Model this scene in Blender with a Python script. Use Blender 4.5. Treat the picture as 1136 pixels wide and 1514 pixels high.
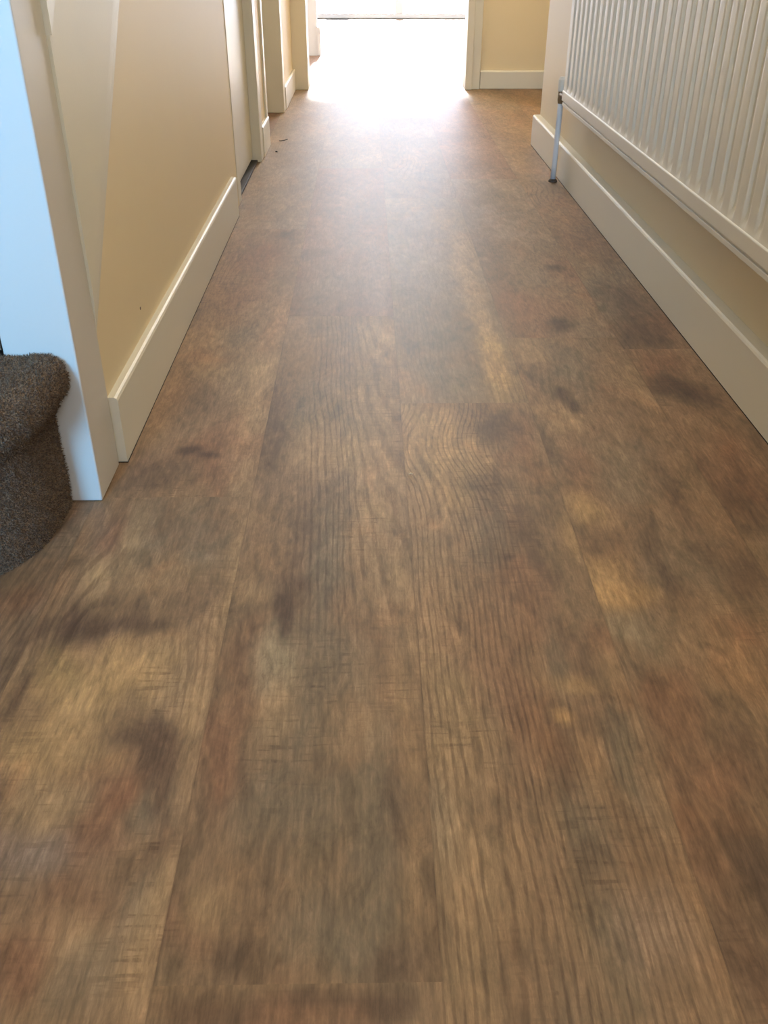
import bpy, bmesh, math, random
import numpy as np
from mathutils import Vector, Matrix, noise

for o in list(bpy.data.objects):
    bpy.data.objects.remove(o)
SC = bpy.context.scene
COL = SC.collection
PI = math.pi

# ------------------------------------------------------------------ camera
cam_d = bpy.data.cameras.new('camera'); cam = bpy.data.objects.new('camera', cam_d); COL.objects.link(cam)
cam_d.sensor_fit = 'VERTICAL'; cam_d.sensor_height = 36.0; cam_d.lens = 32.48; cam_d.clip_start = .02
R3 = Matrix(((0.999857, 0.006898, -0.015465), (-0.016774, 0.528695, -0.848646), (0.002322, 0.848784, 0.528735)))
cam.matrix_world = Matrix.Translation((0, 0, .75)) @ R3.to_4x4()
SC.camera = cam

# ------------------------------------------------------------------ light and exposure
SC.view_settings.view_transform = 'Standard'; SC.view_settings.look = 'None'
SC.view_settings.exposure = -0.10; SC.view_settings.gamma = 1.0; SC.view_settings.use_curve_mapping = False
W = bpy.data.worlds.new('sky'); SC.world = W; W.use_nodes = True
W.node_tree.nodes['Background'].inputs[0].default_value = (.72, .86, 1, 1)
W.node_tree.nodes['Background'].inputs[1].default_value = 1.6

def area(name, loc, direction, sx, sy, power, col, spread=180):
    d = bpy.data.lights.new(name, 'AREA'); d.shape = 'RECTANGLE'; d.size = sx; d.size_y = sy
    d.energy = power; d.color = col; d.spread = math.radians(spread)
    o = bpy.data.objects.new(name, d); COL.objects.link(o); o.location = loc
    o.rotation_euler = Vector(direction).to_track_quat('-Z', 'Y').to_euler()
    return o
# daylight just outside the patio doors of the far room
area('patio_daylight', (.35, 11.42, 1.2), (0, -1, -.02), 2.5, 2.15, 310, (.72, .81, 1.0))
# low sun through the patio doors on to the floor of the far room
sd = bpy.data.lights.new('sun', 'SUN'); sd.energy = 45; sd.angle = math.radians(7); sd.color = (1, .97, .92)
sun = bpy.data.objects.new('sun', sd); COL.objects.link(sun); sun.rotation_euler = Vector((.03, -1, -.425)).to_track_quat('-Z', 'Y').to_euler()
# daylight from the window at the foot of the stairs, behind the camera on the left
area('stair_window_daylight', (-.95, -1.35, 1.25), (.13, 1, -.27), .5, 1.0, 7.5, (.20, .57, 1.0), 44)
# daylight through the glazed front door behind the camera
area('front_door_daylight', (.2, -1.42, 1.5), (.05, 1, -.3),    .6, .9, 18, (.72, .84, 1.0))

def bulb(name, loc, power, col, r=.06):
    d = bpy.data.lights.new(name, 'POINT'); d.energy = power; d.color = col; d.shadow_soft_size = r
    o = bpy.data.objects.new(name, d); COL.objects.link(o); o.location = loc; return o
bulb('hall_ceiling_light', (.25, 1.2, 2.25), 24, (1.0, .90, .68), .10)
bulb('far_room_fill_light', (0, 7.0, 2.2), 90, (1.0, .95, .88), .12)  # added fill lamp, unseen; lifts the wall nib on the side away from the sun
bulb('nook_ceiling_light', (.75, 4.9, 2.2), 27, (1.0, .89, .66), .10)

# ------------------------------------------------------------------ node helpers and materials
def lin(c):
    f = lambda v: ((v + .055) / 1.055) ** 2.4 if v > .04045 else v / 12.92
    return tuple(f(v / 255.) for v in c)

class NT:
    def __init__(s, name):
        s.m = bpy.data.materials.new(name); s.m.use_nodes = True
        s.t = s.m.node_tree; s.n = s.t.nodes; s.b = s.n['Principled BSDF']
    def node(s, kind, ins=None, **kw):
        x = s.n.new(kind)
        for k, v in kw.items(): setattr(x, k, v)
        for k, v in (ins or {}).items(): s.put(x.inputs[k], v)
        return x
    def put(s, sock, v):
        if hasattr(v, 'is_output'): s.t.links.new(v, sock)
        else: sock.default_value = v
    def math(s, op, a, b=0.0, c=0.0, clamp=False):
        x = s.n.new('ShaderNodeMath'); x.operation = op; x.use_clamp = clamp
        s.put(x.inputs[0], a); s.put(x.inputs[1], b); s.put(x.inputs[2], c); return x.outputs[0]
    def mix(s, fac, a, b, blend='MIX'):
        x = s.n.new('ShaderNodeMix'); x.data_type = 'RGBA'; x.blend_type = blend
        s.put(x.inputs[0], fac); s.put(x.inputs[6], a); s.put(x.inputs[7], b); return x.outputs[2]
    def ramp(s, v, lo, hi):
        x = s.n.new('ShaderNodeMapRange'); x.interpolation_type = 'SMOOTHSTEP'
        s.put(x.inputs[0], v); x.inputs[1].default_value = lo; x.inputs[2].default_value = hi; return x.outputs[0]
    def noise(s, vec, scale, detail=3, rough=.55, dist=0.0):
        x = s.n.new('ShaderNodeTexNoise'); s.put(x.inputs['Vector'], vec)
        x.inputs['Scale'].default_value = scale; x.inputs['Detail'].default_value = detail
        x.inputs['Roughness'].default_value = rough; x.inputs['Distortion'].default_value = dist; return x.outputs['Fac']
    def vmul(s, vec, k):
        x = s.n.new('ShaderNodeVectorMath'); x.operation = 'MULTIPLY'; s.put(x.inputs[0], vec); x.inputs[1].default_value = k; return x.outputs[0]

def paint(name, rgb, rough=.5, bump=.02, scale=220, spec=.5, tint=.03, coat=0):
    k = NT(name); g = k.node('ShaderNodeNewGeometry').outputs['Position']
    n1 = k.noise(g, 3.0, 3); n2 = k.noise(g, scale, 3)
    c = lin(rgb) + (1,); d = tuple(v * (1 - 2 * tint) for v in lin(rgb)) + (1,)
    k.put(k.b.inputs['Base Color'], k.mix(n1, d, c))
    k.b.inputs['Roughness'].default_value = rough; k.b.inputs['Specular IOR Level'].default_value = spec
    k.b.inputs['Coat Weight'].default_value = coat
    bp = k.node('ShaderNodeBump', {'Height': n2, 'Strength': bump, 'Distance': .002}); k.put(k.b.inputs['Normal'], bp.outputs[0])
    return k.m

CREAM = paint('cream_wall_paint', (240, 222, 184), .55, .10, 160)
WHITE = paint('white_satin_paint', (231, 226, 211), .40, .03, 120)
DOORW = paint('white_door_paint', (226, 222, 208), .38, .03, 90)
CEIL = paint('ceiling_paint', (236, 230, 216), .8)
RADP = paint('radiator_enamel', (226, 222, 212), .45, .01, 60)
NEWEL = paint('white_newel_paint', (216, 212, 206), .38, .06, 140)
BARE = paint('pale_wall_paint', (230, 224, 206), .5, .08, 160)
DARK = paint('dark_gap', (40, 36, 34), .7)
SEAL = paint('grey_threshold_metal', (120, 118, 116), .4)
BRASS = paint('aged_brass', (120, 96, 66), .35)
PIPEM = paint('white_pipe_paint', (222, 224, 228), .35)
FARW = paint('far_room_paint', (240, 242, 244), .6)

def glass():
    k = NT('window_glass'); n = k.n; n.remove(k.b)
    out = [x for x in n if x.type == 'OUTPUT_MATERIAL'][0]
    tr = k.node('ShaderNodeBsdfTransparent'); gl = k.node('ShaderNodeBsdfGlossy', {'Roughness': .02})
    fr = k.node('ShaderNodeFresnel', {'IOR': 1.45})
    mx = k.node('ShaderNodeMixShader'); k.put(mx.inputs[0], fr.outputs[0]); k.put(mx.inputs[1], tr.outputs[0]); k.put(mx.inputs[2], gl.outputs[0])
    k.put(out.inputs[0], mx.outputs[0]); return k.m
GLASS = glass()

def carpet():
    k = NT('brown_carpet'); g = k.node('ShaderNodeNewGeometry').outputs['Position']
    n1 = k.noise(g, 420, 2, .7); n2 = k.noise(g, 60, 3)
    a = k.mix(k.ramp(n1, .35, .68), lin((70, 56, 46)) + (1,), lin((150, 124, 100)) + (1,))
    a = k.mix(k.math('MULTIPLY', n2, .5), a, lin((94, 77, 64)) + (1,))
    k.put(k.b.inputs['Base Color'], a); k.b.inputs['Roughness'].default_value = 1.0
    k.b.inputs['Specular IOR Level'].default_value = .05
    k.b.inputs['Sheen Weight'].default_value = .15
    return k.m
CARPET = carpet()

def vinyl():
    k = NT('worn_oak_vinyl')
    att = lambda nm: k.node('ShaderNodeAttribute', attribute_name=nm)
    tone = att('tone').outputs['Color']; wv = att('wood'); pv = att('plank')
    sw = k.node('ShaderNodeSeparateXYZ', {0: wv.outputs['Vector']}); sp = k.node('ShaderNodeSeparateXYZ', {0: pv.outputs['Vector']})
    phase, ramp_, saw = sw.outputs; u, v, pid = sp.outputs
    vec = k.node('ShaderNodeCombineXYZ', {0: u, 1: v, 2: k.math('MULTIPLY', pid, 3.17)}).outputs[0]
    fine = k.noise(k.vmul(vec, (1, .07, 1)), 420, 3, .6)        # pores, long along the board
    fine2 = k.noise(k.vmul(vec, (1, .16, 1)), 170, 3, .65)
    mot = k.noise(k.vmul(vec, (1, .34, 1)), 26, 6, .72, .8)     # mottling
    mot2 = k.noise(k.vmul(vec, (1, .32, 1)), 75, 5, .75, .5)
    warp = k.noise(k.vmul(vec, (1, .25, 1)), 34, 3, .5)
    hue = k.noise(k.vmul(vec, (1, .6, 1)), 9, 4, .6, .6)
    ph = k.math('ADD', phase, k.math('MULTIPLY', k.math('SUBTRACT', warp, .5), 1.3))
    s = k.math('SINE', k.math('MULTIPLY', ph, 2 * PI))
    ring = k.ramp(s, .05, .95)
    ring = k.math('MULTIPLY', k.math('MULTIPLY', ring, k.ramp(fine2, .30, .60)), ramp_)
    # sawn marks across the board
    sn = k.noise(k.vmul(vec, (.12, 1, 1)), 150, 2, .5)
    sawm = k.math('MULTIPLY', k.math('MULTIPLY', k.ramp(sn, .52, .66), k.ramp(mot2, .42, .6)), saw)
    col = k.mix(1.0, tone, (.94, .97, 1.0, 1), 'MULTIPLY')
    col = k.mix(k.ramp(hue, .50, .75), col, k.mix(1.0, col, (1.06, .95, .90, 1), 'MULTIPLY'))
    col = k.mix(k.ramp(hue, .50, .25), col, k.mix(1.0, col, (.95, .99, .95, 1), 'MULTIPLY'))
    def shade(col, fac, a, b):
        g = k.node('ShaderNodeMapRange'); k.put(g.inputs[0], fac); g.inputs[1].default_value = .3; g.inputs[2].default_value = .7
        g.inputs[3].default_value = a; g.inputs[4].default_value = b
        c = k.node('ShaderNodeCombineXYZ', {0: g.outputs[0], 1: g.outputs[0], 2: g.outputs[0]}).outputs[0]
        return k.mix(1.0, col, c, 'MULTIPLY')
    col = shade(col, mot, .66, 1.34)
    col = shade(col, mot2, .74, 1.26)
    col = shade(col, fine2, .84, 1.16)
    col = shade(col, fine, .86, 1.14)
    # pale worn flecks and short dark checks running with the grain
    fl1 = k.noise(k.vmul(vec, (1, .22, 1)), 120, 4, .7); area1 = k.noise(k.vmul(vec, (1, .5, 1)), 12, 3, .6)
    fleck = k.math('MULTIPLY', k.ramp(fl1, .56, .66), k.ramp(area1, .50, .62))
    col = k.mix(k.math('MULTIPLY', fleck, .45), col, k.mix(1.0, col, (1.45, 1.40, 1.34, 1), 'MULTIPLY'))
    fl2 = k.noise(k.vmul(vec, (1, .30, 1)), 90, 4, .7, .6); area2 = k.noise(k.vmul(vec, (1, .5, 1)), 10, 3, .6)
    check = k.math('MULTIPLY', k.ramp(fl2, .56, .68), k.ramp(area2, .50, .66))
    col = k.mix(k.math('MULTIPLY', check, .55), col, k.mix(1.0, col, (.58, .52, .50, 1), 'MULTIPLY'))
    col = k.mix(k.math('MULTIPLY', ring, .68, clamp=True), col, k.mix(1.0, col, (.42, .38, .36, 1), 'MULTIPLY'))
    col = k.mix(k.math('MULTIPLY', sawm, .75, clamp=True), col, k.mix(1.0, col, (.5, .46, .44, 1), 'MULTIPLY'))
    # hairline joints along the boards
    ed = k.math('MINIMUM', u, k.math('SUBTRACT', .2445, u))
    col = k.mix(k.math('MULTIPLY', k.ramp(ed, .0022, .0004), .30), col, k.mix(1.0, col, (.45, .42, .40, 1), 'MULTIPLY'))
    k.put(k.b.inputs['Base Color'], col)
    k.b.inputs['Specular IOR Level'].default_value = .5
    ro = k.math('ADD', .49, k.math('MULTIPLY', mot, .08)); k.put(k.b.inputs['Roughness'], ro)
    hgt = k.math('SUBTRACT', k.math('MULTIPLY', fine2, .6), k.math('MULTIPLY', ring, .5))
    bp = k.node('ShaderNodeBump', {'Height': hgt, 'Strength': .18, 'Distance': .0006}); k.put(k.b.inputs['Normal'], bp.outputs[0])
    return k.m
VINYL = vinyl()

# ------------------------------------------------------------------ mesh helpers
def link(name, me, mat=None, parent=None, smooth=False):
    o = bpy.data.objects.new(name, me); COL.objects.link(o)
    if mat is not None: me.materials.append(mat)
    if parent is not None: o.parent = parent
    if smooth:
        for p in me.polygons: p.use_smooth = True
    return o

def from_bm(name, bm, mat, parent=None, smooth=False):
    bmesh.ops.recalc_face_normals(bm, faces=bm.faces)
    me = bpy.data.meshes.new(name); bm.to_mesh(me); bm.free()
    return link(name, me, mat, parent, smooth)

def add_box(bm, x0, x1, y0, y1, z0, z1, bev=0.0, seg=2):
    r = bmesh.ops.create_cube(bm, size=1.0)
    for v in r['verts']:
        v.co = Vector(((x0 + x1) / 2 + v.co.x * (x1 - x0), (y0 + y1) / 2 + v.co.y * (y1 - y0), (z0 + z1) / 2 + v.co.z * (z1 - z0)))
    if bev > 0:
        es = list({e for v in r['verts'] for e in v.link_edges})
        bmesh.ops.bevel(bm, geom=es, offset=bev, segments=seg, affect='EDGES', profile=.5)

def box(name, x0, x1, y0, y1, z0, z1, mat, bev=0.0, parent=None):
    bm = bmesh.new(); add_box(bm, x0, x1, y0, y1, z0, z1, bev); return from_bm(name, bm, mat, parent)

def add_prism(bm, pts, axis, a0, a1):
    """pts: 2-D outline in the plane across axis ('x': (y,z), 'y': (x,z), 'z': (x,y))"""
    def P(p, a):
        return {'x': (a, p[0], p[1]), 'y': (p[0], a, p[1]), 'z': (p[0], p[1], a)}[axis]
    n = len(pts)
    A = [bm.verts.new(P(p, a0)) for p in pts]; B = [bm.verts.new(P(p, a1)) for p in pts]
    bm.faces.new(A); bm.faces.new(B)
    for i in range(n): bm.faces.new((A[i], A[(i + 1) % n], B[(i + 1) % n], B[i]))

def prism(name, pts, axis, a0, a1, mat, parent=None):
    bm = bmesh.new(); add_prism(bm, pts, axis, a0, a1); return from_bm(name, bm, mat, parent)

def add_tube(bm, path, r, seg=20, cap=True):
    path = [Vector(p) for p in path]; rings = []
    up = Vector((.31, .17, .94))
    for i, p in enumerate(path):
        t = (path[min(i + 1, len(path) - 1)] - path[max(i - 1, 0)]).normalized()
        a = t.cross(up)
        if a.length < .05: a = t.cross(Vector((1, 0, 0)))
        a.normalize(); b = t.cross(a).normalized()
        rr = r[i] if isinstance(r, (list, tuple)) else r
        rings.append([bm.verts.new(p + (a * math.cos(2 * PI * k / seg) + b * math.sin(2 * PI * k / seg)) * rr) for k in range(seg)])
    for A, B in zip(rings, rings[1:]):
        for k in range(seg): bm.faces.new((A[k], A[(k + 1) % seg], B[(k + 1) % seg], B[k]))
    if cap: bm.faces.new(rings[0]); bm.faces.new(rings[-1])

def structure(o): o['kind'] = 'structure'; return o
def tag(o, label, cat, group=None):
    o['label'] = label; o['category'] = cat
    if group: o['group'] = group
    return o
def empty(name, loc): 
    o = bpy.data.objects.new(name, None); COL.objects.link(o); o.location = loc; o.empty_display_size = .05; return o
def place_children(root):
    """children are modelled in world coordinates: take the root's offset out of their meshes"""
    bpy.context.view_layer.update()
    L = Vector(root.location)
    done = set()
    def walk(o):
        for c in o.children:
            if c.type == 'MESH' and c.data.name not in done:
                c.data.transform(Matrix.Translation(-L)); done.add(c.data.name)
            walk(c)
    walk(root)
# ------------------------------------------------------------------ floor: vinyl planks laid along the hall, one mesh
XL, XR = -.4215, .725                      # plaster faces of the two hall walls
PW = .2445
SEAMS = [-1.652 + .0005, -1.4075, -1.163, -.9185, -.674, -.4295, -.1855, .059, .3035, .548, .7925, 1.037, 1.2815, 1.526]
# ends of the boards, one list per column (metres in front of the camera)
LEN = 1.615
ENDS0 = {4: .62, 5: 1.252, 6: .452, 7: 1.592, 8: 1.925, 9: 1.858, 10: 1.10, 11: .40, 12: 1.3, 3: 1.45, 2: .2, 1: .9, 0: 1.2}
PAL = {'T': (176, 142, 104), 'G': (184, 146, 100), 'M': (134, 104, 78), 'D': (98, 74, 58), 'N': (124, 108, 88), 'R': (136, 95, 70),
       'K': (78, 57, 45), 'P': (182, 158, 126), 'W': (148, 126, 111)}
PATCHES = [
 (-0.174,1.527,0.027,0.197,'D',0.7),(-0.096,1.583,0.057,0.103,'N',0.4),(0.022,1.927,0.045,0.097,'T',0.6),(-0.001,1.471,0.048,0.214,'T',0.55),
 (-0.127,1.282,0.033,0.086,'M',0.4),(-0.089,1.42,0.029,0.075,'T',0.35),(-0.064,1.073,0.023,0.1,'N',0.7),(-0.097,1.143,0.022,0.073,'D',0.45),
 (-0.118,0.965,0.011,0.035,'K',1.4),(-0.108,0.93,0.007,0.024,'K',1.1),(-0.109,1.025,0.028,0.021,'D',0.6),(-0.154,1.01,0.023,0.028,'T',0.5),
 (-0.118,0.865,0.018,0.062,'P',0.6),(-0.16,0.835,0.02,0.059,'R',0.35),(0.013,1.124,0.039,0.144,'T',0.45),(-0.1,0.788,0.017,0.033,'T',0.35),
 (-0.161,0.716,0.022,0.049,'R',0.65),(-0.159,0.678,0.024,0.055,'D',0.45),(-0.118,0.651,0.021,0.044,'N',0.5),(-0.063,0.834,0.04,0.107,'N',0.55),
 (-0.068,0.633,0.041,0.077,'N',0.55),(-0.022,0.745,0.03,0.062,'T',0.22),(0.007,0.607,0.02,0.098,'N',0.6),(0.024,0.64,0.01,0.06,'D',0.45),
 (0.039,0.775,0.011,0.076,'T',0.45),(-0.031,0.498,0.036,0.033,'N',0.6),(-0.095,0.547,0.025,0.043,'M',0.4),(-0.17,0.507,0.025,0.03,'R',0.45),
 (-0.147,0.52,0.015,0.021,'T',0.45),(-0.123,0.474,0.017,0.015,'K',0.5),(-0.07,0.461,0.023,0.01,'M',0.4),(0.023,0.472,0.023,0.015,'D',0.6),
 (0.044,0.552,0.013,0.044,'T',0.3),(0.055,0.963,0.016,0.087,'T',0.35),(0.113,1.469,0.048,0.12,'G',0.65),(0.132,1.322,0.039,0.068,'G',0.45),
 (0.239,1.508,0.041,0.083,'D',0.75),(0.272,1.441,0.021,0.103,'R',0.35),(0.194,1.278,0.024,0.064,'D',0.45),(0.164,1.368,0.021,0.061,'T',0.5),
 (0.206,1.121,0.033,0.08,'D',0.5),(0.172,1.177,0.026,0.076,'N',0.5),(0.096,1.197,0.042,0.117,'T',0.4),(0.211,0.99,0.027,0.075,'R',0.5),
 (0.082,0.962,0.035,0.101,'T',0.3),(0.144,0.88,0.034,0.077,'R',0.35),(0.072,0.808,0.024,0.069,'T',0.35),(0.169,0.763,0.02,0.064,'R',0.5),
 (0.104,0.722,0.03,0.08,'T',0.45),(0.068,0.631,0.014,0.051,'P',0.3),(0.095,0.552,0.031,0.059,'T',0.45),(0.057,0.56,0.01,0.044,'D',0.3),
 (0.164,0.589,0.016,0.063,'M',0.45),(0.121,0.464,0.029,0.037,'M',0.4),(0.08,0.459,0.023,0.03,'T',0.35),(0.116,0.63,0.014,0.026,'D',0.3),
 (0.224,0.854,0.011,0.074,'N',0.5),(0.212,0.701,0.013,0.058,'D',0.55),(0.128,2.664,0.059,0.278,'W',0.5),(0.149,2.053,0.063,0.271,'N',0.55),
 (0.074,1.707,0.024,0.1,'T',0.45),(0.262,1.756,0.02,0.139,'G',0.85),(0.262,2.008,0.018,0.173,'T',0.7),(0.261,2.409,0.025,0.234,'T',0.5),
 (0.141,1.706,0.054,0.067,'N',0.4),(0.153,2.771,0.036,0.044,'D',0.4),(0.088,1.887,0.017,0.086,'D',0.35),(-0.082,2.534,0.093,0.32,'W',0.3),
 (-0.109,2.248,0.068,0.129,'N',0.35),(0.027,2.3,0.024,0.328,'W',0.5),(-0.131,2.586,0.026,0.033,'D',0.4),(-0.076,3.143,0.068,0.276,'W',0.3),
 (-0.303,2.505,0.055,0.137,'R',0.6),(-0.204,2.414,0.021,0.234,'M',0.3),(-0.342,2.104,0.063,0.139,'M',0.4),(-0.297,2.199,0.033,0.08,'R',0.35),
 (-0.352,1.853,0.05,0.095,'T',0.35),(-0.223,1.779,0.034,0.142,'T',0.35),(-0.277,1.711,0.04,0.073,'T',0.4),(-0.3,1.631,0.044,0.055,'D',0.5),
 (-0.218,1.527,0.025,0.112,'T',0.4),(-0.329,1.529,0.037,0.07,'M',0.5),(-0.246,1.41,0.053,0.099,'R',0.7),(-0.304,1.41,0.021,0.013,'K',0.9),
 (-0.272,1.393,0.014,0.01,'K',0.8),(-0.334,1.351,0.045,0.058,'D',0.55),(-0.364,1.306,0.027,0.045,'D',0.5),(-0.199,1.304,0.015,0.066,'T',0.35),
 (-0.248,2.76,0.032,0.029,'K',0.5),(-0.297,1.93,0.037,0.056,'N',0.4),(-0.32,1.164,0.05,0.056,'N',0.5),(-0.348,1.128,0.016,0.053,'T',0.5),
 (-0.244,1.127,0.026,0.06,'N',0.55),(-0.191,1.058,0.015,0.099,'T',0.55),(-0.234,0.996,0.024,0.045,'D',0.35),(-0.377,1.029,0.015,0.063,'T',0.6),
 (-0.381,1.147,0.014,0.051,'R',0.6),(-0.289,1.028,0.041,0.047,'T',0.4),(-0.378,0.927,0.03,0.021,'D',0.75),(-0.31,0.933,0.034,0.014,'D',0.7),
 (-0.303,0.961,0.011,0.031,'K',0.45),(-0.256,0.899,0.033,0.026,'T',0.5),(-0.293,0.855,0.037,0.049,'G',0.85),(-0.348,0.814,0.048,0.046,'G',0.75),
 (-0.239,0.824,0.024,0.047,'T',0.5),(-0.202,0.768,0.012,0.075,'T',0.65),(-0.257,0.738,0.021,0.027,'D',0.7),(-0.229,0.708,0.018,0.029,'K',0.65),
 (-0.213,0.679,0.01,0.037,'D',0.6),(-0.267,0.671,0.018,0.023,'R',0.8),(-0.359,0.719,0.052,0.039,'G',0.6),(-0.223,0.644,0.02,0.026,'N',0.8),
 (-0.273,0.611,0.02,0.029,'R',0.65),(-0.33,0.645,0.028,0.023,'T',0.45),(-0.204,0.594,0.012,0.032,'D',0.35),(-0.326,0.588,0.039,0.024,'W',0.55),
 (-0.23,0.564,0.019,0.03,'M',0.5),(-0.208,0.521,0.018,0.028,'N',0.5),(-0.196,0.535,0.009,0.049,'T',0.6),(-0.286,0.536,0.038,0.028,'R',0.5),
 (-0.29,0.489,0.035,0.025,'T',0.35),(-0.309,0.465,0.023,0.03,'R',0.8),(-0.231,0.463,0.029,0.03,'N',0.5),(-0.201,0.469,0.014,0.031,'T',0.5),
 (-0.386,0.76,0.011,0.032,'D',0.35),(-0.464,0.985,0.03,0.024,'R',0.5),(-0.438,0.888,0.012,0.051,'D',0.5),(-0.427,0.921,0.008,0.027,'D',0.6),
 (-0.456,1.046,0.028,0.032,'M',0.4),(-0.462,1.185,0.015,0.026,'D',0.4),(0.359,2.409,0.054,0.294,'M',0.5),(0.36,2.096,0.047,0.139,'R',0.75),
 (0.435,2.119,0.041,0.085,'R',0.55),(0.436,2.006,0.025,0.038,'K',0.9),(0.547,2.407,0.054,0.146,'R',0.4),(0.5,2.425,0.022,0.024,'K',0.8),
 (0.409,2.884,0.063,0.175,'W',0.4),(0.469,2.594,0.038,0.105,'M',0.4),(0.347,2.53,0.018,0.255,'D',0.4),(0.574,2.593,0.03,0.079,'R',0.3),
 (0.347,1.808,0.034,0.088,'M',0.5),(0.404,1.772,0.034,0.092,'N',0.55),(0.341,1.864,0.026,0.053,'T',0.45),(0.375,1.632,0.013,0.021,'K',1),
 (0.386,1.584,0.012,0.024,'K',1),(0.358,1.52,0.03,0.056,'T',0.55),(0.334,1.639,0.021,0.094,'D',0.4),(0.458,1.577,0.077,0.148,'M',0.4),
 (0.427,1.319,0.051,0.113,'N',0.45),(0.349,1.32,0.023,0.068,'R',0.45),(0.309,1.415,0.017,0.1,'D',0.55),(0.33,1.224,0.023,0.036,'G',0.7),
 (0.303,1.138,0.018,0.043,'G',0.45),(0.329,1.119,0.022,0.035,'D',0.4),(0.334,1.051,0.023,0.036,'G',0.6),(0.326,0.996,0.022,0.033,'G',0.9),
 (0.365,0.988,0.02,0.021,'G',0.55),(0.401,1.034,0.028,0.064,'N',0.5),(0.404,1.118,0.029,0.053,'D',0.35),(0.327,0.924,0.026,0.022,'P',0.35),
 (0.356,0.917,0.026,0.041,'N',0.4),(0.415,0.987,0.019,0.09,'D',0.6),(0.298,0.891,0.017,0.024,'R',0.5),(0.251,0.866,0.023,0.043,'D',0.5),
 (0.237,0.818,0.021,0.011,'G',0.4),(0.22,0.765,0.009,0.01,'G',1.2),(0.238,0.762,0.031,0.021,'D',0.4),(0.232,0.691,0.017,0.047,'T',0.35),
 (0.214,0.604,0.02,0.049,'N',0.6),(0.212,0.565,0.016,0.022,'D',0.45),(0.275,0.72,0.014,0.08,'N',0.6),(0.256,0.587,0.02,0.063,'M',0.4),
 (0.245,0.494,0.03,0.033,'W',0.35),(0.212,0.482,0.018,0.038,'N',0.35),(0.344,0.782,0.024,0.044,'R',0.6),(0.326,0.69,0.021,0.038,'D',0.4),
 (0.316,0.586,0.017,0.071,'R',0.5),(0.291,0.841,0.013,0.031,'T',0.4),(0.609,2.241,0.067,0.182,'N',0.9),(0.635,2.141,0.049,0.145,'D',0.7),
 (0.624,1.941,0.06,0.066,'D',0.8),(0.679,2.003,0.028,0.069,'R',0.35),(0.61,2.731,0.05,0.13,'R',0.25),(0.679,2.592,0.046,0.146,'D',0.3),
 (0.605,1.787,0.048,0.05,'R',0.6),(0.599,1.668,0.035,0.052,'K',0.7),(0.64,1.605,0.033,0.048,'K',0.5),(0.539,1.669,0.04,0.097,'T',0.25),
 (0.559,1.464,0.049,0.079,'M',0.5),(0.602,1.339,0.051,0.116,'R',0.5),(0.591,1.21,0.042,0.08,'K',0.4),(0.511,1.192,0.041,0.097,'M',0.4),
 (0.481,1.232,0.015,0.123,'D',0.5),(0.462,1.066,0.038,0.067,'N',0.4),(0.518,1.032,0.028,0.048,'D',0.6),(0.434,0.889,0.034,0.052,'T',0.3),
 (0.477,0.915,0.026,0.027,'R',0.5),(0.43,0.803,0.024,0.034,'T',0.35),(0.37,0.816,0.04,0.03,'R',0.4),(0.405,0.689,0.029,0.056,'D',0.5),
 (0.363,0.671,0.028,0.045,'R',0.55),(0.361,0.548,0.026,0.058,'K',0.7),(0.309,0.467,0.029,0.044,'D',0.6),(0.383,0.626,0.02,0.026,'M',0.4),
 (0.576,3.139,0.09,0.147,'R',0.2),(-0.068,0.429,0.061,0.014,'R',0.7),(0.021,0.433,0.023,0.013,'K',0.6),(-0.046,0.44,0.034,0.006,'K',0.5),
 (-0.124,0.433,0.023,0.014,'K',0.4),(-0.387,0.901,0.006,0.052,'K',0.5),(-0.411,0.793,0.005,0.055,'K',0.7),(0.235,1.121,0.01,0.09,'D',0.5),
 (0.197,1.081,0.003,0.005,'K',1.2),
]

SAWN = [(-0.219, 0.586, 0.03, 0.07), (-0.208, 0.488, 0.035, 0.06), (-0.055, 0.834, 0.06, 0.1), (0.217, 0.588, 0.035, 0.1), (-0.007, 1.16, 0.05, 0.08), (-0.094, 0.706, 0.05, 0.07), (0.113, 0.732, 0.06, 0.05), (-0.249, 0.813, 0.03, 0.07)]     # patches with marks of the saw
def fbm(x, y, z, o=4, H=.9):
    return noise.fractal(Vector((x, y, z)), H, 2.0, o)

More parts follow.
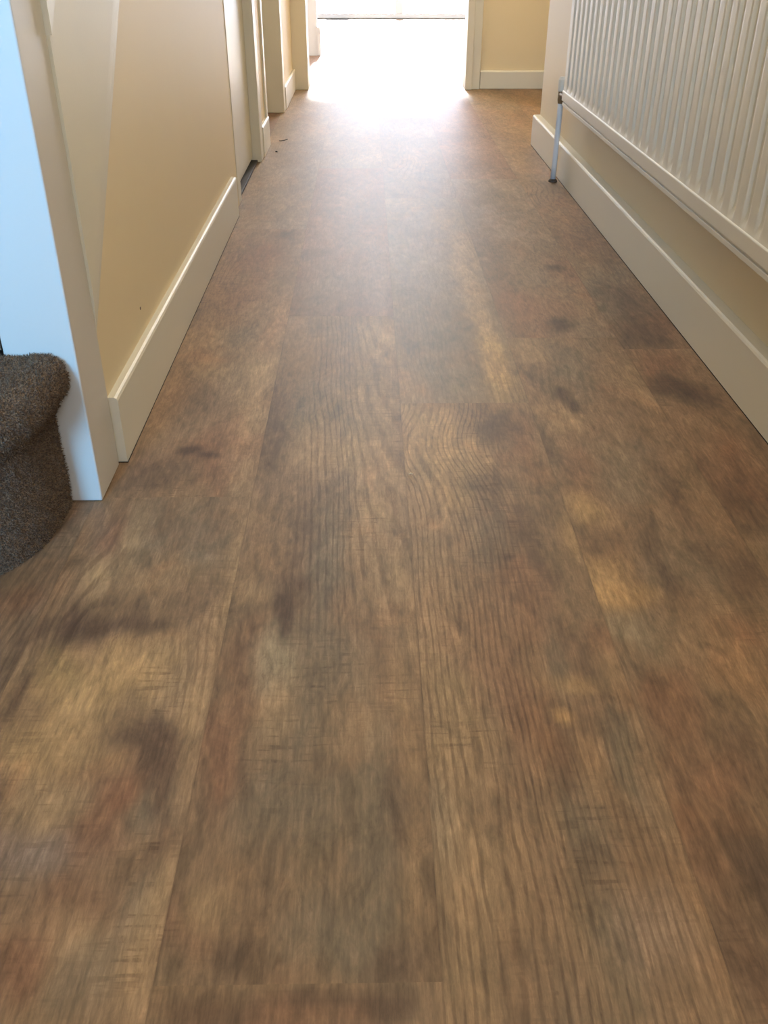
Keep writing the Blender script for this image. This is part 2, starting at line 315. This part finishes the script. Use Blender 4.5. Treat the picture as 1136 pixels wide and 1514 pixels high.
def build_floor():
    verts = []; faces = []; tone = []; wood = []; plank = []
    rnd = random.Random(5)
    P = [(a, b, max(c, .006), max(d, .006), np.array(lin(PAL[k])), s) for a, b, c, d, k, s in PATCHES]
    P.sort(key=lambda q: -q[2] * q[3])          # knots and checks lie over the broad patches
    bases = [lin(c) for c in ((140, 110, 82), (132, 106, 82), (146, 114, 84), (134, 100, 76), (142, 116, 88))]
    pid = 0
    for ci in range(len(SEAMS) - 1):
        x0, x1 = SEAMS[ci], SEAMS[ci + 1]
        e = ENDS0[ci]
        ys = [e + LEN * k for k in range(-3, 8)]
        if ci == 5: ys = [e - LEN * 2, e - LEN, e, 2.82, 2.82 + LEN, 2.82 + 2 * LEN, 2.82 + 3 * LEN, 2.82 + 4 * LEN, 2.82 + 5 * LEN]
        if ci == 8: ys = [e - 2 * LEN, e - LEN, e, 3.493, 3.493 + LEN, 3.493 + 2 * LEN, 3.493 + 3 * LEN, 3.493 + 4 * LEN, 3.493 + 5 * LEN]
        for a, b in zip(ys, ys[1:]):
            a = max(a, -1.55); b = min(b, 11.3)
            if b - a < .02: continue
            pid += 1
            base = np.array(bases[rnd.randrange(len(bases))]) * rnd.uniform(.92, 1.06)
            near = b < 3.4 and a < 3.2 and 3 <= ci <= 9 and b > .2
            st = .0075 if near else (.02 if a < 5 else .05)
            nx = max(2, int((x1 - x0) / st)); ny = max(2, int((b - a) / st))
            g = 0.0
            uc = rnd.uniform(.03, .21); vc = rnd.uniform(.3, 1.3); pitch = rnd.uniform(.009, .013)
            elong = rnd.uniform(9, 16)
            RB = rnd.choice((-.25, -.05, .1)); mine = [q for q in P if x0 <= q[0] < x1 and a <= q[1] < b]
            off = pid * 7.31
            i0 = len(verts)
            for j in range(ny + 1):
                y = a + g + (b - a - 2 * g) * j / ny
                for i in range(nx + 1):
                    x = x0 + g + (x1 - x0 - 2 * g) * i / nx
                    u = x - x0; v = y - a
                    c = base.copy()
                    # broad natural variation of the printed timber
                    n1 = fbm(u * 7 + off, v * 2.6, 1.3, 4); n2 = fbm(u * 11, v * 4 + off, 7.7, 4)
                    c = c * (1 + .26 * n1); c[0] *= 1 + .05 * n2; c[2] *= 1 - .07 * n2
                    wx = .55 * fbm(u * 16 + off, v * 9, 3.1, 3); wy = .55 * fbm(u * 14, v * 8 + off, 5.9, 3)
                    for (px, py, rx, ry, pc, s) in mine:
                        dx = (x - px) / (rx * 1.25) + wx; dy = (y - py) / (ry * 1.25) + wy
                        d2 = dx * dx + dy * dy
                        if d2 < 7:
                            w = min(1.0, s * 1.1) * math.exp(-.8 * d2 ** 1.5)
                            w = min(w, .85); c = c * (1 - w) + pc * w
                    verts.append((x, y, 0.0)); tone.append((c[0], c[1], c[2], 1))
                    du = u - uc + .014 * noise.noise(Vector((u * 3 + off, v * 3.2, 0)))
                    dv = (v - vc) / elong
                    ph = math.sqrt(du * du + dv * dv + .0001) / pitch + .9 * noise.noise(Vector((u * 12 + off, v * 5, 9)))
                    ra = max(0, min(1, RB + 1.3 * noise.noise(Vector((u * 7, v * 2.2 + off, 4)))))
                    sa = max(0, min(1, .1 + 1.6 * noise.noise(Vector((u * 5 + off, v * 2.5, 8)))))
                    for (qx, qy, q1, q2) in SAWN: sa = max(sa, min(1, 1.3 * math.exp(-((x - qx) / q1) ** 2 - ((y - qy) / q2) ** 2)))
                    if ci == 6 and abs(a - .452) < .01:      # broad cathedral figure of the middle board
                        w_ = PW - u + .004 * math.sin(v * 9); w0 = .115
                        hh = .1125 * math.exp(min(w_, w0) / .045) + max(0, w_ - w0) * 19
                        ph = (hh - y) / .21 + .35 * noise.noise(Vector((u * 9, v * 4, 2)))
                        ra = (.95 if u > .085 else max(0, .95 - (.085 - u) * 30)) * min(1, max(.35, (v - .25) * 3))
                    if ci == 7 and b < 1.65:
                        du = u - .055 + .03 * math.exp(-((y - 1.42) / .12) ** 2); ph = math.sqrt(du * du + ((1.0 - y) / 30) ** 2) / .0088 + 1.1 * noise.noise(Vector((u * 8, v * 3, 2)))
                        ra = (1.0 if u < .13 else max(0, 1 - (u - .13) * 18))
                        if y < .8: ra = max(ra, .8)
                    wood.append((ph, ra, sa)); plank.append((u, v, float(pid)))
            for j in range(ny):
                for i in range(nx):
                    q = i0 + j * (nx + 1) + i
                    faces.append((q, q + 1, q + nx + 2, q + nx + 1))
    me = bpy.data.meshes.new('floor'); me.from_pydata(verts, [], faces)
    at = me.attributes.new('tone', 'FLOAT_COLOR', 'POINT'); at.data.foreach_set('color', np.array(tone, 'f').ravel())
    at = me.attributes.new('wood', 'FLOAT_VECTOR', 'POINT'); at.data.foreach_set('vector', np.array(wood, 'f').ravel())
    at = me.attributes.new('plank', 'FLOAT_VECTOR', 'POINT'); at.data.foreach_set('vector', np.array(plank, 'f').ravel())
    return structure(link('floor', me, VINYL))
floor = build_floor()
# the screed seen in the hairline joints belongs to the floor
sub = box('floor_screed', -1.65, 1.52, -1.55, 11.3, -.05, -.0008, paint('dark_screed', (46, 36, 30), .9), parent=floor)

# ------------------------------------------------------------------ room shell
S = structure
CREAM2 = paint('pale_cream_wall_paint', (228, 214, 184), .55, .10, 160)
H = 2.4
def wall(name, boxes, mat=CREAM):
    bm = bmesh.new()
    for b in boxes: add_box(bm, *b)
    return S(from_bm(name, bm, mat))
# left wall: under the stairs, round the first door, the open doorway and up to the far doorway
wall('wall_left', [(-.53, XL, 1.358, 3.12, 0, .19), (-.53, XL, 3.12, 3.172, 0, H), (-.53, XL, 3.172, 3.80, 2.0, H),
                   (-.53, XL, 3.80, 4.15, 0, H), (-.53, XL, 4.15, 5.0, 2.0, H), (-.53, XL, 5.0, 5.84, 0, H),
                   (-.62, XL, 5.0, 5.06, 0, 2.0)])
# spandrel panel beneath the sloping string
sl = .977
def zs(y): return .196 + (y - 1.342) * sl
bm = bmesh.new()
add_prism(bm, [(1.358, .19), (3.12, .19), (3.12, 2.36), (1.358, .625)], 'x', -.50, XL)
S(from_bm('wall_spandrel', bm, CREAM))
# cupboard behind the open doorway
wall('wall_cupboard', [(-1.25, -.62, 5.0, 5.06, 0, H), (-1.25, -.53, 4.09, 4.15, 0, H), (-1.31, -1.25, 4.09, 5.06, 0, H)])
wall('wall_right', [(XR, XR + .14, -1.5, 4.148, 0, H), (XR + .14, 1.5, 4.008, 4.148, 0, H), (1.46, 1.6, 4.148, 5.85, 0, H)], CREAM2)
wall('wall_far', [(.60, 1.6, 5.85, 5.97, 0, H), (-.53, .60, 5.85, 5.97, 2.02, H), (-.53, -.36, 5.85, 5.97, 0, 2.02)])
wall('wall_near', [(-1.6, -1.2, -1.62, -1.5, 0, H), (-.70, -.15, -1.62, -1.5, 0, H), (.56, XR + .14, -1.62, -1.5, 0, H),
                   (-1.2, -.70, -1.62, -1.5, 0, .7), (-1.2, -.70, -1.62, -1.5, 1.8, H), (-.15, .56, -1.62, -1.5, 2.05, H)])
wall('wall_stairwell', [(-1.72, -1.6, -1.62, 4.2, 0, H), (-1.6, -.53, 4.15, 4.21, 0, H)])
S(box('ceiling', -1.72, 1.7, -1.62, 5.97, H, H + .1, CEIL))
# room at the far end
wall('wall_far_room', [(-2.2, -2.08, 5.97, 11.3, 0, H), (2.2, 2.32, 5.97, 11.3, 0, H), (-2.2, -.95, 11.2, 11.32, 0, H), (1.65, 2.32, 11.2, 11.32, 0, H),
                       (-.95, 1.65, 11.2, 11.32, 2.2, H), (-2.2, -.36, 5.90, 5.97, 0, H), (.60, 2.32, 5.90, 5.97, 0, H), (-2.08, -.362, 7.60, 7.70, 0, H)], FARW)
S(box('ceiling_far_room', -2.2, 2.32, 5.97, 11.32, H, H + .1, CEIL))

# patio doors: white frame with glass
win = S(box('window_1', -.95, 1.65, 11.20, 11.28, .0, .05, FARW, .004))
def frame_part(name, *b, mat=FARW, bev=.004): return box(name, *b, mat, bev, parent=win)
frame_part('window_frame', -.95, -.87, 11.2, 11.28, .05, 2.2); frame_part('window_frame', 1.57, 1.65, 11.2, 11.28, .05, 2.2)
frame_part('window_frame', -.87, 1.57, 11.2, 11.28, 2.12, 2.2); frame_part('window_frame', .31, .39, 11.2, 11.28, .05, 2.12)
frame_part('window_pane', -.87, .31, 11.235, 11.243, .05, 2.12, mat=GLASS, bev=0); frame_part('window_pane', .39, 1.57, 11.235, 11.243, .05, 2.12, mat=GLASS, bev=0)
# front door and stair window behind the camera
fd = S(box('door_2', -.13, .54, -1.58, -1.535, .02, 1.05, DOORW, .003))
for b in ((-.13, -.05, 1.05, 2.03), (.46, .54, 1.05, 2.03), (-.05, .46, 1.93, 2.03)):
    box('door_stile', b[0], b[1], -1.58, -1.535, b[2], b[3], DOORW, .003, parent=fd)
box('door_pane', -.05, .46, -1.56, -1.553, 1.05, 1.93, GLASS, parent=fd)
w2 = S(box('window_2', -1.2, -.70, -1.60, -1.52, .68, .74, WHITE, .003))
for b in ((-1.2, -1.15, .74, 1.8), (-.75, -.70, .74, 1.8), (-1.15, -.75, 1.75, 1.8)):
    box('window_frame', b[0], b[1], -1.60, -1.54, b[2], b[3], WHITE, .003, parent=w2)
box('window_pane', -1.15, -.75, -1.575, -1.568, .74, 1.75, GLASS, parent=w2)

# ------------------------------------------------------------------ skirting boards
def skirt_profile(face, back, h):
    d = 1 if back > face else -1      # direction from the hall to the wall
    return [(face, .002), (face, h - .006), (face + d * .002, h - .002), (face + d * .006, h), (back, h), (back, .002)]
S(prism('baseboard_right', skirt_profile(.695, XR, .119), 'y', -1.5, 4.150, WHITE))
S(prism('baseboard_left', skirt_profile(-.405, XL, .119), 'y', 1.366, 2.975, WHITE))
S(prism('baseboard_left_middle', skirt_profile(-.408, XL, .115), 'y', 3.885, 4.145, WHITE))
S(prism('baseboard_left_far', skirt_profile(-.408, XL, .110), 'y', 5.075, 5.80, WHITE))
S(prism('baseboard_far', [(5.832, .002), (5.832, .090), (5.838, .097), (5.85, .097), (5.85, .002)], 'x', .655, 1.46, WHITE))
S(prism('baseboard_far_room', [(11.185, .002), (11.185, .01), (11.2, .01), (11.2, .002)], 'x', -.95, 1.65, paint('grey_sill', (150, 150, 146), .5)))
S(prism('baseboard_nib', skirt_profile(-.340, -.362, .19), 'y', 7.59, 7.71, FARW))
# dark hairline of the joint between right skirting and floor
S(box('trim_joint_right', .6945, .71, -1.5, 4.15, .0002, .0022, DARK))
S(box('trim_joint_left', -.42, -.4045, 1.366, 2.975, .0002, .0022, DARK))

# ------------------------------------------------------------------ door linings and architraves
def trim(name, boxes, mat=WHITE, bev=.003):
    bm = bmesh.new()
    for b in boxes: add_box(bm, *b, bev)
    return S(from_bm(name, bm, mat))
trim('trim_1', [(-.53, -.412, 3.796, 3.885, 0, 2.06), (-.53, -.4195, 3.105, 3.1765, 0, 2.06)])
trim('trim_2', [(-.54, -.413, 4.10, 4.153, .0, 2.06)])
trim('trim_3', [(-.60, -.412, 4.985, 5.075, 0, 2.06)])
trim('trim_4', [(-.43, -.335, 5.80, 5.97, 0, 2.02), (-.43, .62, 5.80, 5.97, 2.0, 2.08)])
trim('trim_5', [(.566, .605, 5.80, 5.97, 0, 2.04), (.595, .652, 5.822, 5.85, 0, 2.04), (.583, .598, 5.808, 5.97, 0, 2.04)])

# flush white door in the left wall, closed
d1 = S(box('door_1', -.485, -.447, 3.177, 3.7955, .017, 1.99, DOORW, .002))
S(box('trim_threshold', -.50, -.428, 3.172, 3.80, .0, .008, DARK, .002))
d3 = S(box('door_3', -.60, -.56, 4.16, 4.98, .01, 1.99, DOORW, .002))
# ------------------------------------------------------------------ staircase with bullnose step, carpeted
def outline(off):
    """plan outline of the bullnose step (x, y), grown outwards by off"""
    pts = [(-.4625, 1.236), (-.463, 1.20), (-.4645, 1.165), (-.4685, 1.135), (-.475, 1.108), (-.484, 1.084), (-.496, 1.063), (-.512, 1.045),
           (-.535, 1.028), (-.565, 1.016), (-.61, 1.008), (-.68, 1.004), (-.78, 1.002), (-.95, 1.0), (-1.25, 1.0), (-1.59, 1.0)]
    # resample densely with a Catmull-Rom curve
    P = [Vector(p) for p in pts]; out = []
    for i in range(len(P) - 1):
        p0, p1, p2, p3 = P[max(i - 1, 0)], P[i], P[i + 1], P[min(i + 2, len(P) - 1)]
        n = 6
        for k in range(n):
            t = k / n
            out.append(.5 * (2 * p1 + (p2 - p0) * t + (2 * p0 - 5 * p1 + 4 * p2 - p3) * t * t + (3 * p1 - p0 - 3 * p2 + p3) * t ** 3))
    out.append(P[-1]); res = []
    for i, p in enumerate(out):
        t = (out[min(i + 1, len(out) - 1)] - out[max(i - 1, 0)]).normalized()
        nrm = Vector((-t.y, t.x)) * -1.0
        if nrm.dot(Vector((.5, -.6))) < 0: nrm = -nrm
        res.append(p + nrm * off)
    return res
# section through the step: (outward offset from the riser, height)
SECT = [(.0, .0), (.001, .03), (.001, .07), (.0, .11), (.0, .145), (.003, .160), (.009, .170), (.017, .179), (.025, .190), (.030, .203), (.0315, .217), (.029, .230),
        (.022, .240), (.011, .246), (-.001, .2475), (-.012, .2455), (-.022, .2435), (-.034, .2435), (-.05, .245), (-.09, .246), (-.16, .246), (-.26, .246)]

stair = empty('staircase', (-1.0, 1.0, 0))
tag(stair, 'carpeted brown-grey stair with a rounded bottom step beside the blue-lit newel post', 'staircase')

def tufts(bm, samples, rnd, ln=.0038, wd=.0007):
    for p, n in samples:
        d = (n + Vector((rnd.gauss(0, .55), rnd.gauss(0, .55), rnd.gauss(0, .45)))).normalized()
        s = d.cross(Vector((rnd.gauss(0, 1), rnd.gauss(0, 1), rnd.gauss(0, 1)))).normalized() * wd
        L = ln * rnd.uniform(.5, 1.3)
        a = bm.verts.new(p - s); b = bm.verts.new(p + s); c = bm.verts.new(p + d * L + s * .5); e = bm.verts.new(p + d * L - s * .5)
        bm.faces.new((a, b, c, e))

def sweep_step(name, outl, sect, zoff=0, ntuft=0, ylim=None):
    bm = bmesh.new(); rows = []
    rings = {}
    for (o, z) in sect: rows.append([bm.verts.new((p.x, p.y, z + zoff)) for p in outl(o)])
    for A, B in zip(rows, rows[1:]):
        for i in range(len(A) - 1): bm.faces.new((A[i], A[i + 1], B[i + 1], B[i]))
    bmesh.ops.subdivide_edges(bm, edges=bm.edges[:], cuts=2, use_grid_fill=True)
    bm.normal_update()
    rnd = random.Random(3)
    # orient outwards/up
    for f in bm.faces:
        c = f.calc_center_median()
        want = Vector((.4, -.7, .6))
        if f.normal.dot(want) < 0: f.normal_flip()
    bm.normal_update()
    for v in bm.verts:
        q = v.co * 230
        v.co += v.normal * (.0016 * noise.noise(q) + .002 * noise.noise(v.co * 60))
    samples = []
    if ntuft:
        fs = [f for f in bm.faces if f.calc_center_median().x > -.72]
        areas = [f.calc_area() for f in fs]
        for f in rnd.choices(fs, areas, k=ntuft):
            vs = [v.co for v in f.verts]
            a, b = rnd.random(), rnd.random()
            p = (vs[0] * (1 - a) + vs[1] * a) * (1 - b) + (vs[3] * (1 - a) + vs[2] * a) * b if len(vs) == 4 else f.calc_center_median()
            samples.append((p, f.normal.copy()))
        tufts(bm, samples, rnd)
    me = bpy.data.meshes.new(name); bm.to_mesh(me); bm.free()
    return link(name, me, CARPET, stair, smooth=False)
sweep_step('bottom_step', outline, SECT, 0, 42000)
# closing slab beneath the carpet of the first tread, and the steps that climb behind the newel
box('tread', -1.59, -.545, 1.06, 1.40, .20, .2425, CARPET, .004, parent=stair)
for k in range(1, 8):
    y = 1.245 + .255 * (k - 1); z = .2475 * k
    bm = bmesh.new()
    xr = -.524 if k == 1 else -.535
    pr = [(y + .005, z), (y, z + .16), (y - .02, z + .19), (y - .026, z + .215), (y - .02, z + .238), (y, z + .2475), (y + .30, z + .2475), (y + .30, z)]
    add_prism(bm, pr, 'x', -1.59, xr)
    from_bm('step', bm, CARPET, stair)
# sloping string with a moulded lower edge and the capping above it
def zt(y): return .679 + (y - 1.397) * .977
bm = bmesh.new()
Y0, Y1 = 1.3568, 2.75
# section across the board in (x, distance below top edge): build as a lofted strip
secs = [(-.4130, 0.0, 0), (-.4130, -.085, 1), (-.4136, -.07, 1), (-.4152, -.045, 1), (-.4222, .0, 1), (-.4222, 0.0, 0)]
def sz(y, d, low): return (zs(y) - d * 1.0) if low else (zt(y) + d)
A = [bm.verts.new((x, Y0, sz(Y0, d, low))) for x, d, low in secs]; B = [bm.verts.new((x, Y1, sz(Y1, d, low))) for x, d, low in secs]
n = len(secs)
bm.faces.new(A); bm.faces.new(B)
for i in range(n): bm.faces.new((A[i], A[(i + 1) % n], B[(i + 1) % n], B[i]))
string = from_bm('stair_string', bm, BARE, stair)
bm = bmesh.new()
A = [bm.verts.new(p) for p in ((-.4095, Y0, zt(Y0)), (-.4095, Y0, zt(Y0) + .05), (-.50, Y0, zt(Y0) + .05), (-.50, Y0, zt(Y0)))]
B = [bm.verts.new(p) for p in ((-.4095, Y1, zt(Y1)), (-.4095, Y1, zt(Y1) + .05), (-.50, Y1, zt(Y1) + .05), (-.50, Y1, zt(Y1)))]
bm.faces.new(A); bm.faces.new(B)
for i in range(4): bm.faces.new((A[i], A[(i + 1) % 4], B[(i + 1) % 4], B[i]))
from_bm('string_capping', bm, WHITE, stair)
newel = box('newel_post', -.519, -.417, 1.241, 1.357, 0.001, 1.15, NEWEL, .0025, parent=stair)
newel['label'] = 'square white painted newel post, near face lit pale blue'
bm = bmesh.new(); add_box(bm, -.529, -.409, 1.231, 1.367, 1.15, 1.175, .006); add_box(bm, -.512, -.426, 1.248, 1.35, 1.175, 1.20, .010)
cap = from_bm('post_cap', bm, NEWEL, newel)
place_children(stair)

# ------------------------------------------------------------------ radiator on the right wall
rad = empty('radiator', (.68, 1.9, 0))
tag(rad, 'long white ribbed panel radiator mounted on the right wall above the skirting', 'radiator')
RY0, RY1 = .55, 3.385
PIT = .0672; GY = 1.577
ZB, ZT = .309, .90
def groove(y):
    t = ((y - GY) / PIT + .5) % 1.0 - .5; t = abs(t) * PIT
    if t < .0085: return 1.0
    if t > .0165: return 0.0
    return .5 + .5 * math.cos((t - .0085) / .008 * PI)
ysamp = []
y = RY0
while y < RY1: ysamp.append(y); y += PIT / 14
ysamp.append(RY1)
DG = .0075
def edge(y): return groove(y) if RY0 + .035 < y < RY1 - .03 else 0.0
rowsz = [(ZB, 0, .662), (ZB + .006, .0, .6635), (ZB + .016, .35, .664), (ZB + .030, 1, .664), (ZB + .06, 1, .664), (ZT - .06, 1, .664), (ZT - .035, 1, .664), (ZT - .02, .0, .664), (ZT, 0, .664)]
bm = bmesh.new(); R_ = []
for z, k, xb in rowsz: R_.append([bm.verts.new((xb + k * DG * edge(yy), yy, z)) for yy in ysamp])
for A, B in zip(R_, R_[1:]):
    for i in range(len(A) - 1): bm.faces.new((A[i], B[i], B[i + 1], A[i + 1]))
# back sheet of the same section, 2 mm behind, and the rim that joins the two
Bk = [[bm.verts.new((v.co.x + .002, v.co.y, v.co.z)) for v in row] for row in R_]
for A, B in zip(Bk, Bk[1:]):
    for i in range(len(A) - 1): bm.faces.new((A[i + 1], B[i + 1], B[i], A[i]))
for A, B in ((R_[0], Bk[0]), (R_[-1], Bk[-1])):
    for i in range(len(A) - 1): bm.faces.new((A[i], A[i + 1], B[i + 1], B[i]))
for e in (0, -1):
    for j in range(len(R_) - 1): bm.faces.new((R_[j][e], R_[j + 1][e], Bk[j + 1][e], Bk[j][e]))
panel = from_bm('ribbed_panel', bm, RADP, rad)
for p in panel.data.polygons: p.use_smooth = True
panel.data.set_sharp_from_angle(angle=.6)
# rounded bottom rail of the front panel, with the folded lip under it
def railsec(z0, z1, x0, x1, r):
    pts = []
    for cx_, cz_, a0 in ((x1 - r, z1 - r, 0), (x0 + r, z1 - r, 90), (x0 + r, z0 + r, 180), (x1 - r, z0 + r, 270)):
        for k in range(5):
            a = math.radians(a0 + 22.5 * k); pts.append((cx_ + r * math.cos(a), cz_ + r * math.sin(a)))
    return pts
prism('bottom_rail', railsec(.278, .312, .660, .674, .0045), 'y', RY0, RY1, RADP, rad)
prism('folded_lip', railsec(.2635, .2745, .6625, .667, .002), 'y', RY0 + .004, RY1 - .004, RADP, rad)
prism('lip_web', railsec(.268, .282, .6655, .669, .001), 'y', RY0 + .004, RY1 - .004, RADP, rad)
prism('top_rail', railsec(.89, .915, .660, .674, .0045), 'y', RY0, RY1, RADP, rad)
bm = bmesh.new(); add_box(bm, .699, .707, RY0, RY1, .285, .905, .003); from_bm('back_panel', bm, RADP, rad)
for yy in (RY0 + .2, 1.97, RY1 - .2):
    box('wall_bracket', .707, .7262, yy - .02, yy + .02, .35, .86, RADP, .002, parent=rad)
box('end_cap', .674, .699, RY1 - .012, RY1 - .002, .285, .905, RADP, .002, parent=rad)
# lockshield valve and the white pipe that drops to the floor in front of the skirting
bm = bmesh.new(); add_tube(bm, [(.674, RY1 - .02, .292), (.671, RY1 + .02, .292), (.669, 3.437, .292)], [.009, .010, .010], 16)
add_tube(bm, [(.669, 3.443, .262), (.669, 3.443, .274), (.669, 3.443, .300)], [.010, .012, .011], 18)
v = from_bm('valve_body', bm, BRASS, rad); v['label'] = 'brassy valve body'
bm = bmesh.new(); add_tube(bm, [(.669, 3.443, .3005), (.669, 3.443, .304), (.669, 3.443, .338), (.669, 3.443, .346)], [.0125, .0145, .0135, .009], 20)
from_bm('valve_cap', bm, RADP, rad)
bm = bmesh.new(); add_tube(bm, [(.669, 3.452, .001), (.669, 3.450, .1), (.669, 3.443, .22), (.669, 3.443, .264)], .0095, 20)
pipe = from_bm('pipe', bm, PIPEM, rad, True); pipe['label'] = 'white painted drop pipe'
bm = bmesh.new(); add_tube(bm, [(.669, 3.452, .0005), (.669, 3.452, .006), (.669, 3.452, .010)], [.016, .015, .011], 20)
pc = from_bm('pipe_collar', bm, paint('dark_collar', (70, 58, 50), .6), pipe); pc['label'] = 'dark collar at the floor'
place_children(rad)

# small things lying on the boards
def crumb(name, x, y, pts, r, mat, label, cat):
    bm = bmesh.new(); add_tube(bm, [(x + a, y + b, r + c) for a, b, c in pts], r, 8)
    return tag(from_bm(name, bm, mat), label, cat)
crumb('thread_scrap', -.362, 4.235, ((-.018, 0, 0), (-.006, -.006, .001), (.008, -.002, .003), (.018, .012, .004)), .0016, DARK,
      'tiny curled dark thread on the floor near the left skirting, before the open doorway', 'thread')
bm = bmesh.new(); add_tube(bm, [(-.372, 3.995, .0003), (-.371, 3.996, .004)], [.006, .004], 7)
tag(from_bm('dirt_speck', bm, DARK), 'tiny dark speck of dirt on the floor beside the left skirting', 'speck')
bm = bmesh.new(); add_tube(bm, [(.0648, 1.3185, .0012), (.068, 1.3205, .0022), (.0712, 1.319, .0013)], [.0008, .0014, .0007], 8)
tag(from_bm('wood_chip', bm, paint('pale_wood_chip', (225, 200, 165), .6)), 'tiny pale wood chip on the seam of the middle floorboards', 'chip')
# small dent in the wall above the left skirting
bm = bmesh.new(); add_tube(bm, [(XL - .001, 1.655, .166), (XL + .0008, 1.655, .166)], [.0035, .0025], 10)
tag(from_bm('nail_head', bm, BRASS), 'tiny brownish nail head in the cream wall just above the left skirting', 'nail')
